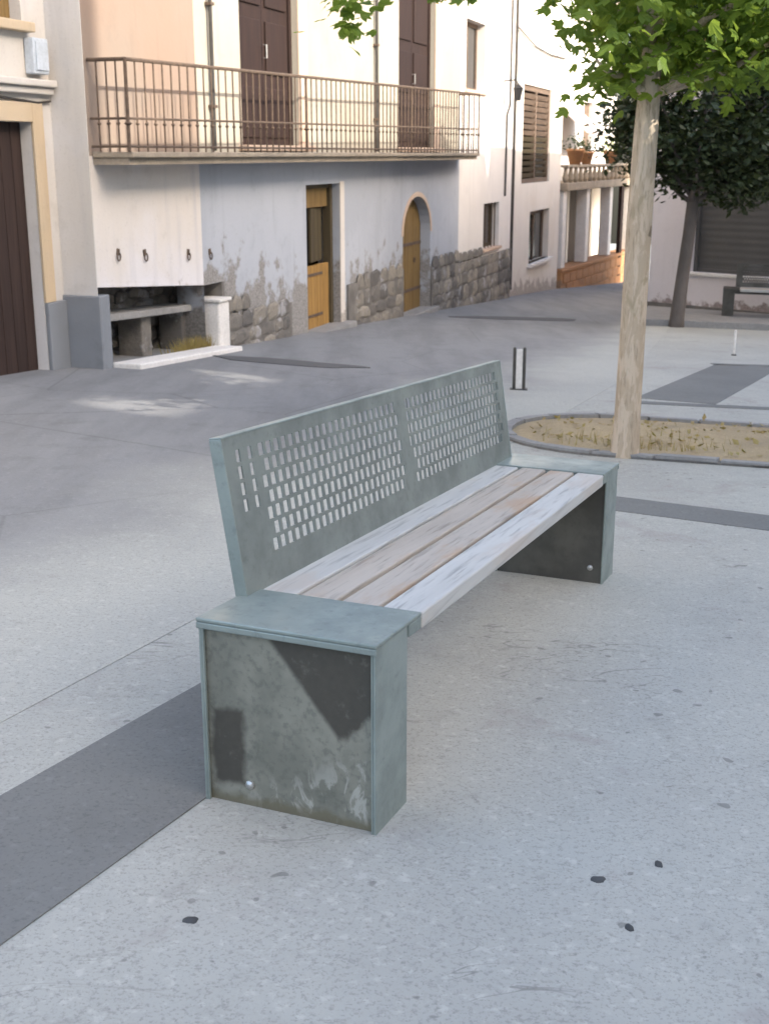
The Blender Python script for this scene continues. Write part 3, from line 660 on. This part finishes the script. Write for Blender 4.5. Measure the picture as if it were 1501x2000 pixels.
t = MB(); t.box(-.1, 9, -.02, .42, -2.9, -1.55); t.build('porch_base', M['terracotta'], P)
t = MB(); t.box(-.15, 9, -.07, .46, -1.548, -1.46); t.build('base_coping', M['brick'], P, bevel=.012)
t = MB(); t.box(-.1, 9, .46, 1.298, -2.95, -1.95); t.build('porch_floor', M['brick'], P)
for x in range(0, 11):
    for r0 in range(3):
        t = MB(); x0_ = x*.62+.1+(.31 if r0 % 2 else 0); t.box(x0_, x0_+.58, -.05, -.021, -1.84-.27*r0, -1.60-.27*r0); t.build('brick', M['brick'], P, bevel=.012)
for (a, b, c, d) in PD:
    t = MB(); t.box(a, b, 1.45, 1.52, c, d); t.build('porch_shade_board', M['porch_shade'], P)  # dark boards fill the openings, porch shade put into their colour
for (a, b, c, d) in ((1.0, 1.9, 1.0, 2.9), (5.2, 6.2, 1.0, 2.9)):
    t = MB(); t.box(a, b, 1.12, 1.17, c, d); t.build('balcony_door', M['grey_wood'], P)
for k in range(19):
    x = .05+k*.48; t = MB(); t.lathe([(.05, .72), (.09, .84), (.05, .98), (.04, 1.06), (.07, 1.10)], (x, .0, 0), 8); t.build('balustrade_post', M['slab'], P, smooth=True)
t = MB(); t.box(-.1, 9, -.10, .10, 1.102, 1.17); t.build('balustrade_rail', M['slab'], P, bevel=.012)
t = MB(); t.add([(2.4, 1.0, 2.75), (4.3, 1.0, 2.75), (4.3, .05, 1.95), (2.4, .05, 1.95), (2.4, 1.0, 2.72), (4.3, 1.0, 2.72), (4.3, .05, 1.92), (2.4, .05, 1.92)], [(0, 1, 2, 3), (7, 6, 5, 4), (3, 2, 6, 7), (0, 3, 7, 4), (1, 5, 6, 2), (0, 4, 5, 1)]); t.build('awning', M['cloth'], P)
rebase(P, -2.2); tag(P, 'far house with white porch pillars, terracotta base wall and a balustraded balcony', 'house')
def leaves(mb, tints, pts, size, r_, shape, droop=.3):
    for q in pts:
        s = size*r_.uniform(.65, 1.25); ax = Vector((r_.gauss(0, 1), r_.gauss(0, 1), r_.gauss(0, .5))).normalized()
        nrm = Vector((r_.gauss(0, .7), r_.gauss(0, .7), 1)).normalized(); y = (ax-nrm*ax.dot(nrm)); y = y.normalized() if y.length > .1 else nrm.orthogonal().normalized(); y = (y-Vector((0, 0, droop))).normalized(); x = y.cross(nrm).normalized(); nz = x.cross(y)
        mb.add([Vector(q)+(x*a+y*b+nz*c)*s for a, b, c in shape[0]], shape[1]); tints += [min(1, max(0, r_.gauss(.35, .28)))]*len(shape[1])
LEAF5 = ([(0, 0, 0), (.30, .05, -.04), (.55, .42, -.10), (.26, .52, -.02), (.24, .95, -.10), (0, .78, 0), (-.05, 1.1, -.05), (-.24, .9, -.1), (-.26, .52, -.02), (-.55, .40, -.1), (-.30, .05, -.04)], [(0, 1, 2, 3), (0, 3, 4, 5), (0, 5, 6, 7), (0, 7, 8), (0, 8, 9, 10)])
LEAFS = ([(0, 0, 0), (.3, .45, -.06), (0, 1, 0), (-.3, .45, -.06)], [(0, 1, 2), (0, 2, 3)])
def leaf_object(name, mb, tints, mat, parent):
    o = mb.build(name, mat, parent); a_ = o.data.attributes.new('leaf_tint', 'FLOAT', 'FACE'); a_.data.foreach_set('value', tints); return o
def pot(x, name, label, s=1., y=.0):
    p_ = Vector((PX, PY, 0))+Vector((math.sin(PYAW), math.cos(PYAW), 0))*x+Vector((-math.cos(PYAW), math.sin(PYAW), 0))*y
    o = empty(name, (p_.x, p_.y, 1.17)); t = MB(); t.lathe([(.12*s, 0), (.19*s, .28*s), (.21*s, .28*s), (.20*s, .33*s), (.16*s, .30*s)], n=12); t.build('pot', M['brick'], o, smooth=True)
    mb, ti = MB(), []; r_ = random.Random(int(x*50)); leaves(mb, ti, [(r_.gauss(0, .13*s), r_.gauss(0, .13*s), .30*s+abs(r_.gauss(.12, .14))*s) for _ in range(150)], .10, r_, LEAFS); leaf_object('foliage', mb, ti, M['leaf_dark' if x < 3 else 'leaf'], o)
    tag(o, label, 'flower pot')
pot(.9, 'flower_pot', 'potted plant on the far balustrade by the house corner', 1.2); pot(2.0, 'flower_pot', 'potted plant on the far balustrade below the awning', 1.0); pot(4.6, 'flower_pot', 'bright leafy potted plant on the far balustrade past the awning', 1.1)

# ---------------------------------------------------------------- building with the grey shutter, right of the street
G = empty('shuttered_garage', (4.93, 23.46, 0), math.pi/2-2.3477)
gh = (.86, 5.2, -.62, 2.55)
wall_mesh(0, 8.5, -3.2, 3.25, [gh], .3).build('wall', M['garage_wall'], G)
# sides and back run along the street
ux, uy = UF.x, UF.y; ca, sa = math.cos(math.pi/2-2.3477), math.sin(math.pi/2-2.3477)
dl = Vector((ux*ca+uy*sa, -ux*sa+uy*ca))*14
t = MB(); t.prism([(.002, .302), (8.49, .302), (8.49+dl.x, .3+dl.y), (dl.x, .3+dl.y)], -3.4, 3.23); t.build('rear_block', M['garage_wall'], G)
t = MB(); t.prism([(-.12, -.25), (8.6, -.25), (8.6+dl.x, .4+dl.y), (-.12+dl.x, .4+dl.y)], 3.26, 3.38); t.build('roof', M['roof'], G)
mb = MB(); nS = 26; a, b, c, d = gh
prof = []
for k in range(nS*4+1): zz = c+(d-c)*k/(nS*4); prof.append((.16+.004*math.cos(k*math.pi/2), zz))
mb.add([(x, y, z) for y, z in prof for x in (a, b)], [(2*i, 2*i+1, 2*i+3, 2*i+2) for i in range(len(prof)-1)]); mb.build('roller_shutter', M['shutter'], G, smooth=True)
t = MB(); t.box(a, b, .13, .19, c-.002, c+.06); t.build('bottom_rail', M['shutter'], G, bevel=.005)
t = MB(); t.box(a, a+.06, .10, .2, c, d); t.box(b-.06, b, .1, .2, c, d); t.build('shutter_guide', M['shutter'], G)
t = MB(); t.box(a-.05, b+.05, -.05, .12, c-.06, c-.004); t.build('window_sill', M['white_paint'], G, bevel=.01)
t = MB(); t.box(.0, 8.5, -.03, -.003, -3, -1.22); t.build('plinth', M['mortar'], G)
rebase(G, -1.4); tag(G, 'low building with a wide dark grey roller shutter behind the small bench', 'building')
pv = MB(); pv.prism([(3.9, 19.35), (9, 18.2), (16, 14), (16, 17.2), (6.75, 21.72), (4.95, 23.5)], -3.5, 0); pv.v = [(x, y, gz(x, y)+(.10 if z == 0 else -1)) for x, y, z in pv.v]
tag(pv.build('raised_pavement', M['kerb'], bevel=.01), kind='structure')

# ---------------------------------------------------------------- unseen houses added across the square to shade it
for (ta, tb, th_, lab) in ((-40, -9.0, 11.6, 'long tall terrace out of view, added to shade the square'), (-8.998, -5.3, 8.62, 'lower narrow house out of view, added as a gap for sun on the young tree'), (-5.298, 8.2, 11.6, 'tall house out of view, added to shade the square')):
    T = empty('shade_row_house', tuple(fpt(0, 18.0)), math.pi/2-FYAW)
    nw = max(1, int((tb-ta-.8)//2.5)); sp_ = (tb-ta)/nw
    wins = [(ta+sp_*(k+.5)-.5, ta+sp_*(k+.5)+.5, z, z+1.5) for k in range(nw) for z in (1.2, 4.2, 7.0, 9.6) if z+1.7 < th_]
    wm = wall_mesh(ta, tb, -3, th_, wins, .3, -.3); wm.map(lambda x, y, z: (x, -y, z)); wm.f = [f[::-1] for f in wm.f]; wm.build('wall', M['white_b'], T)
    t = MB(); t.box(ta, tb, -3.0, -.02, -3, th_-.05); t.build('rear_block', M['white_b'], T)
    for (a, b, c, d) in wins: t = MB(); t.box(a, b, .04, .09, c, d); t.build('window_shutter', M['grey_wood'], T)
    t = MB(); t.box(ta, tb, -3.2, .5, th_, th_+.14); t.build('roof', M['roof'], T)
    if th_ < 9:      # added posts and screen framing a slot that lets sun onto the young tree
        t = MB(); t.box(ta, -6.1, -.3, .3, 9.75, 14.6); t.build('sun_slot_screen', M['white_b'], T)
        t = MB(); t.box(-6.098, tb, -.3, .3, 9.75, 11.72); t.build('sun_slot_beam', M['white_b'], T)
        for gx in (ta+.01, tb-.21):
            t = MB(); t.box(gx, gx+.2, -.1, .1, th_+.141, 9.749); t.build('sun_slot_post', M['white_b'], T)
    tag(T, lab, 'house')

# ---------------------------------------------------------------- bench
def make_bench(loc, yaw, Lb, slope, label, detail=True):
    B = empty('metal_bench', loc, math.pi/2-yaw)
    MA, MI = (M['galv'], M['galv_dark']) if detail else (M['bench_dark'], M['bench_dark'])
    D, hh, tk, cw = .428, .45, .185, .262
    shear = lambda x, y, z: (x, y, z-slope*x)
    def flip(mb, far):
        if far: mb.map(lambda x, y, z: (Lb-x, y, z)); mb.f = [f[::-1] for f in mb.f]
        return mb.map(shear)
    for far in (False, True):
        s = .007
        pnl = MB(); pnl.box(tk-.016, tk-.008, s+.001, D-s-.001, -.03, hh-.013); ped = flip(pnl, far).build('pedestal', M['inner_shade'], B)
        for (ya, yb, yc, yd) in ((0, s, s, .012), (D-s, D, D-.012, D-s)):      # folded side sheet with the return of its fold
            f = MB(); f.box(0, tk, ya, yb, -.03, hh-.012); f.box(0, .010, yc, yd, -.03, hh-.012); flip(f, far).build('side_sheet', MA, ped, bevel=.003)
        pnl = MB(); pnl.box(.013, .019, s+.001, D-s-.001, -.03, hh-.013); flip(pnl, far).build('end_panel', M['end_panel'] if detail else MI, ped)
        cp = MB(); cp.box(-.004, cw, -.004, D+.004, hh-.010, hh); cp.box(-.004, .003, -.004, D+.004, hh-.026, hh-.0101)
        cp.box(tk+.001, cw, -.004, .003, hh-.040, hh-.0101); cp.box(cw-.006, cw, .0031, D-.03, hh-.040, hh-.0101)
        flip(cp, far).build('top_plate', MA, ped, bevel=.003)
        if detail:
            for q in (.1, .33):
                bt_ = MB(); bt_.lathe([(.010, 0), (.010, .004), (.005, .007)], (.05 if q > .2 else .12, q, hh), 8)
            bo = MB(); bo.lathe([(.011, 0), (.011, .006), (.004, .01)], (0, 0, 0), 8); bo.map(lambda x, y, z: (tk-.007+z, .05+x, .06+y)); flip(bo, far).build('bolt', M['bolt'], ped)
            bo = MB(); bo.lathe([(.011, 0), (.011, .006), (.004, .01)], (0, 0, 0), 8); bo.map(lambda x, y, z: (.0125-z, .315+x, .055+y)); flip(bo, far).build('bolt', M['bolt'], ped)
    # seat planks
    x0, x1 = cw+.006, Lb-cw-.006; wds = (.098, .092, .092, .104); y = -.004
    for k, wd in enumerate(wds):
        m = MB(); ns = 14; h1 = hh-.002-.0015*(k % 2); h0 = h1-(.042 if k == 0 else .034)
        for i in range(ns):
            a, b = x0+(x1-x0)*i/ns, x0+(x1-x0)*(i+1)/ns
        m.box(x0+.003*(k % 2), x1-.004*((k+1) % 2), y, y+wd, h0, h1); m.map(shear)
        m.build('seat_plank', M['plank_b'] if k in (0, 3) else M['plank_a'], B, bevel=.005)
        y += wd+.014
    sr = MB(); sr.box(tk+.002, Lb-tk-.002, .06, .09, hh-.085, hh-.046); sr.box(tk+.002, Lb-tk-.002, .32, .35, hh-.085, hh-.046); sr.map(shear).build('support_rail', MI, B)
    # perforated back
    bx0, bx1, SL = .195, Lb-.075, .39
    def bk(x, s, n=0.):     # point on the leaning back: s up the sheet, n behind it
        return shear(x, D-.022+s*.15+n*.99, hh-.012+s*.985-n*.15)
    bm = MB()
    def cell(xa, xb, sa, sb, n0=0., n1=.004): bm.box(xa, xb, n0, n1, sa, sb, lambda x, y, z: bk(x, z, y))
    s0, s1 = .086, .366; rows = 7; ph = (s1-s0)/rows; sl_h = ph*.76
    zones = [(bx0+.165, bx0+.165+.93), (bx0+1.155, bx1-.045)] if Lb > 2.2 else [(bx0+.1, bx1-.1)]
    cell(bx0, bx1, 0, s0); cell(bx0, bx1, s1, SL)
    xs_all = [bx0]
    longs = [bx0+.055, bx0+.112, zones[0][1]+.04] if Lb > 2.2 else []
    for r0 in range(rows):
        sa = s0+r0*ph; cell(bx0, bx1, sa+sl_h, sa+ph)
        cur = bx0
        holes = []
        for (za, zb2) in zones:
            pt = .0405; nx = int((zb2-za)/pt); off = pt*.5*(r0 % 2)
            holes += [(za+off+i*pt, za+off+i*pt+.027) for i in range(nx)]
        if r0 >= 3: holes += [(q, q+.02) for q in longs]
        for ha, hb in sorted(holes):
            cell(cur, ha, sa, sa+sl_h); cur = hb
        cell(cur, bx1, sa, sa+sl_h)
    back = bm.build('backrest', MI, B)
    rim = MB()
    for (xa, xb, sa, sb) in ((bx0-.004, bx1+.004, SL, SL+.005), (bx0-.006, bx0-.001, 0, SL), (bx1+.001, bx1+.006, 0, SL)):
        rim.box(xa, xb, -.002, .030, sa, sb, lambda x, y, z: bk(x, z, y))
    rim.build('rim', MA, back, bevel=.002)
    for x in (bx0+.02, bx1-.06):
        br = MB(); br.box(x, x+.035, .006, .02, -.06, SL-.02, lambda x, y, z: bk(x, z, y)); br.build('bracket', MI, back)
    tag(B, label, 'bench', 'steel benches with plank seats'); return B
make_bench((-.0186, 2.4193, 0), .3898, 2.4222, .0657, 'large grey steel bench with weathered plank seat and dark patched end panel')
pb_ = (5.60, 20.75); make_bench((pb_[0], pb_[1], gz(*pb_)+.10), math.atan2(.97, -.28), 1.9, .012, 'dark small bench standing on the pavement before the grey roller shutter', False)

# ---------------------------------------------------------------- trees
def limb(mb, p, q, r0, r1, r_, seg=5, wob=.04):
    p, q = Vector(p), Vector(q); pts = [p.lerp(q, k/seg)+Vector((r_.uniform(-1, 1), r_.uniform(-1, 1), r_.uniform(-.6, .6)))*wob*(0 < k < seg) for k in range(seg+1)]
    mb.tube(pts, [r0+(r1-r0)*k/seg for k in range(seg+1)], 7); return pts
r_ = random.Random(4)
bx_, by_ = 1.465, 7.38; zg = gz(bx_, by_)
T1 = empty('young_plane_tree', (bx_, by_, zg))
t = MB(); t.tube([(0, 0, -.06), (.0, 0, .03), (.004, 0, .25), (.008, 0, .8), (.012, .01, 1.35), (.022, .01, 1.9), (.035, .02, 2.35), (.05, .03, 2.9), (.08, .03, 3.6)], [.105, .088, .078, .074, .073, .068, .055, .04, .02], 14)
t.build('trunk', M['bark'], T1, smooth=True)
br = MB(); ends = []
targets = [(-.30, -.1, 2.28), (-.35, .4, 2.75), (.5, -.3, 2.45), (1.0, .1, 2.40), (1.05, -.35, 2.5), (.9, .7, 2.7), (.2, .9, 2.6), (-.2, -.6, 2.75), (.6, -.8, 2.7), (1.0, .6, 3.0), (.3, .1, 3.4), (-.5, .1, 3.3), (1.0, 0, 3.3), (.3, .5, 4.3), (.8, -.3, 4.2), (-.1, -.2, 4.5)]
for tx in targets:
    z0 = max(1.95, tx[2]-.55); p0 = (.05, .02, min(2.9, z0+.15)); pts = limb(br, p0, tx, .028, .008, r_); ends.append((pts, .30))
long_l = limb(br, (.07, .03, 2.95), (-1.05, -.1, 3.05), .025, .012, r_); l2 = limb(br, long_l[-1], (-1.62, -.15, 2.75), .012, .005, r_); l3 = limb(br, long_l[-2], (-1.12, -.12, 2.76), .01, .004, r_)
br.build('branches', M['bark'], T1, smooth=True)
mb, ti = MB(), []; pts = []
for seg, sp in ends:
    for _ in range(210):
        k = r_.uniform(.35, 1.08); i = min(len(seg)-2, int(k*(len(seg)-1))); q = seg[i].lerp(seg[i+1], k*(len(seg)-1)-i)
        pts.append(q+Vector((r_.gauss(0, sp*.55), r_.gauss(0, sp*.55), r_.gauss(.03, sp*.34))))
for _ in range(1500):
    q = Vector((r_.gauss(.6, .6), r_.gauss(.05, .5), 2.2+abs(r_.gauss(.1, .5))))
    pts.append(q)
for _ in range(2200):
    q = Vector((r_.gauss(.45, .72), r_.gauss(.1, .72), r_.uniform(2.9, 5.1)))
    if (q.x-.45)**2/2.2+(q.y-.1)**2/2.2+(q.z-3.5)**2/2.7 < 1: pts.append(q)
pts = [q for q in pts if q.z > 1.97+.10*math.sin(q.x*5+1)+.05*math.sin(q.x*13) and q.x > -.44+.13*math.sin(q.z*9)-.25*max(0, q.z-2.75) and q.x < 1.12+.12*math.sin(q.z*8+q.y*5)]
leaves(mb, ti, pts, .085, r_, LEAF5)
dr = []
for _ in range(52): dr.append(Vector((-1.68, -.15, 2.56))+Vector((r_.gauss(0, .09), r_.gauss(0, .09), r_.gauss(0, .09))))
for _ in range(14): dr.append(Vector((-1.64, -.15, 2.42))+Vector((r_.gauss(0, .03), r_.gauss(0, .05), r_.gauss(0, .04))))
for _ in range(26): dr.append(Vector((-1.11, -.12, 2.63))+Vector((r_.gauss(0, .07), r_.gauss(0, .07), r_.gauss(0, .03))))
for seg in (long_l, l2, l3):
    for _ in range(60): q = r_.choice(seg); dr.append(q+Vector((r_.gauss(0, .12), r_.gauss(0, .12), abs(r_.gauss(.06, .08)))))
leaves(mb, ti, dr, .075, r_, LEAF5)
leaf_object('crown', mb, ti, M['leaf'], T1)
tag(T1, 'young tree with pale smooth trunk and bright green leaves in the soil bed', 'tree')

r_ = random.Random(9); bx_, by_ = 4.5, 19.2; zg = gz(bx_, by_)
T2 = empty('dark_evergreen_tree', (bx_, by_, zg))
t = MB(); t.tube([(0, 0, -.1), (0, 0, .1), (.04, 0, .7), (.10, 0, 1.4), (.13, 0, 2.0), (.2, .05, 3.2)], [.14, .115, .10, .095, .085, .05], 10); t.build('trunk', M['bark_dark'], T2, smooth=True)
br = MB()
for k in range(9):
    an = 2*math.pi*k/9+.3; limb(br, (.12, 0, 1.85+.1*(k % 3)), (.2+1.3*math.cos(an), 1.2*math.sin(an), 2.7+.5*(k % 3)), .04, .012, r_)
br.build('branches', M['bark_dark'], T2, smooth=True)
mb, ti = MB(), []; pts = []
cl = []
for _ in range(230):
    v = Vector((r_.gauss(0, 1), r_.gauss(0, 1), r_.gauss(0, 1))).normalized()*r_.uniform(.55, 1.)
    cl.append(Vector((.46+1.6*v.x, 1.5*v.y, 3.55+1.85*v.z+.25*(v.x if v.z < 0 else 0))))
for _ in range(26000):
    c_ = r_.choice(cl); q = c_+Vector((r_.gauss(0, .2), r_.gauss(0, .2), r_.gauss(0, .16)))
    if q.z > 1.76+.12*math.sin(q.x*6)+.20*max(0, q.x-.3): pts.append(q)
leaves(mb, ti, pts, .12, r_, LEAFS)
leaf_object('crown', mb, ti, M['leaf_dark'], T2)
tag(T2, 'dark dense evergreen tree with a thin dark trunk before the roller shutter', 'tree')

# ---------------------------------------------------------------- small things
bp = (1.16, 10.62); o = empty('short_bollard', (bp[0], bp[1], gz(*bp)))
for sx in (-.042, .042):
    t = MB(); t.tube([(sx, 0, -.03), (sx, 0, .36), (sx*.96, 0, .368)], [.014, .014, .009], 10); t.build('upright', M['bench_dark'], o)
t = MB(); t.box(-.027, .027, -.006, .006, .0, .352); t.build('sky_stripe_plate', M['white_paint'], o, bevel=.002)  # pale plate stands in for the sky reflected down a round steel post
t = MB(); t.box(-.075, .075, -.045, .045, -.03, .010); t.build('base_plate', M['black_metal'], o, bevel=.003)
o.rotation_euler = (0, 0, -.1)
tag(o, 'short bollard with its sky reflection built as a pale strip between dark bars, behind the large bench', 'bollard')
mp = (4.10, 14.52); o = empty('marker_post', (mp[0], mp[1], gz(*mp))); t = MB(); t.lathe([(.014, -.03), (.014, .29), (.004, .30)], n=10); t.build('post', M['white_paint'], o)
t = MB(); t.lathe([(.03, -.01), (.03, .01), (.0145, .014)], n=10); t.build('foot', M['black_metal'], o); tag(o, 'thin white marker post on the paving before the small bench', 'post')
# trodden gum and bits on the paving
def gum(x, y, rx, ry, ang, label, seed):
    r2 = random.Random(seed); n = 12; vs = []; 
    for k in range(n):
        q = 2*math.pi*k/n; f = 1+r2.uniform(-.18, .18); vs.append((rx*f*math.cos(q), ry*f*math.sin(q)))
    mb = MB(); mb.add([(a, b, -.002) for a, b in vs]+[(a*.85, b*.85, .0035) for a, b in vs]+[(a*.4, b*.4, .005) for a, b in vs]+[(0, 0, .0052)], [(i, (i+1) % n, n+(i+1) % n, n+i) for i in range(n)]+[(n+i, n+(i+1) % n, 2*n+(i+1) % n, 2*n+i) for i in range(n)]+[(2*n+i, 2*n+(i+1) % n, 3*n) for i in range(n)])
    o = mb.build('gum_spot', M['gum'], None, smooth=True, loc=(x, y, gz(x, y))); o.rotation_euler = (-.06, .0265, ang); tag(o, label, 'gum spot', 'dark spots on the paving')
gum(-.37, 2.06, .016, .012, 0, 'grey trodden gum spot on paving below the dark patched end panel', 1)
gum(.44, 2.25, .016, .013, .2, 'wide dark gum spot, one of three together on open paving', 2)
gum(.58, 2.32, .0095, .014, 0, 'narrow dark gum spot, one of three together on open paving', 3)
gum(.47, 2.07, .0085, .014, .3, 'small dark gum spot, one of three together on open paving', 4)
# dry leaves in the bed and its thin grass
r_ = random.Random(31); mb, ti = MB(), []; pts = []
for _ in range(420):
    x, y = r_.uniform(.95, 3.6), r_.uniform(7.1, 8.8)
    d = Vector((x-2.32, y-7.98)); ca_, sa_ = math.cos(-.264), math.sin(-.264); lx, ly = d.x*ca_+d.y*sa_, -d.x*sa_+d.y*ca_
    if abs(lx) < 1.35 and abs(ly) < .68: pts.append((x, y, soil_z(x, y, 1)+.012))
leaves(mb, ti, pts, .05, r_, LEAFS, 0.0); tag(leaf_object('leaf_litter', mb, ti, M['leaf_dry'], None), 'scattered dry leaves on the soil of the tree bed', 'leaf litter', kind='stuff')
mb, ti = MB(), []
for _ in range(380):
    x, y = r_.gauss(1.5, .33), r_.gauss(7.55, .22)
    d = Vector((x-2.32, y-7.98)); lx, ly = d.x*ca_+d.y*sa_, -d.x*sa_+d.y*ca_
    if abs(lx) < 1.3 and abs(ly) < .68:
        h_ = r_.uniform(.03, .10); an = r_.uniform(0, 6.28); l_ = r_.uniform(-.03, .03); z = soil_z(x, y, 1)-.005
        mb.add([(x, y, z), (x+.006*math.cos(an), y+.006*math.sin(an), z), (x+l_, y+l_*.7, z+h_)], [(0, 1, 2)]); ti.append(r_.random())
for _ in range(500):
    p_ = fpt(r_.gauss(1.65, .25), r_.uniform(-.04, .0)); z = gz(p_.x, p_.y); h_ = r_.uniform(.05, .2)
    mb.add([(p_.x, p_.y, z), (p_.x+.012, p_.y, z), (p_.x+r_.gauss(0, .04), p_.y+r_.gauss(0, .04), z+h_)], [(0, 1, 2)]); ti.append(r_.random())
tag(leaf_object('weeds', mb, ti, M['leaf_dry'], None), 'thin dry grass at the foot of the young tree and in the recess', 'grass', kind='stuff')
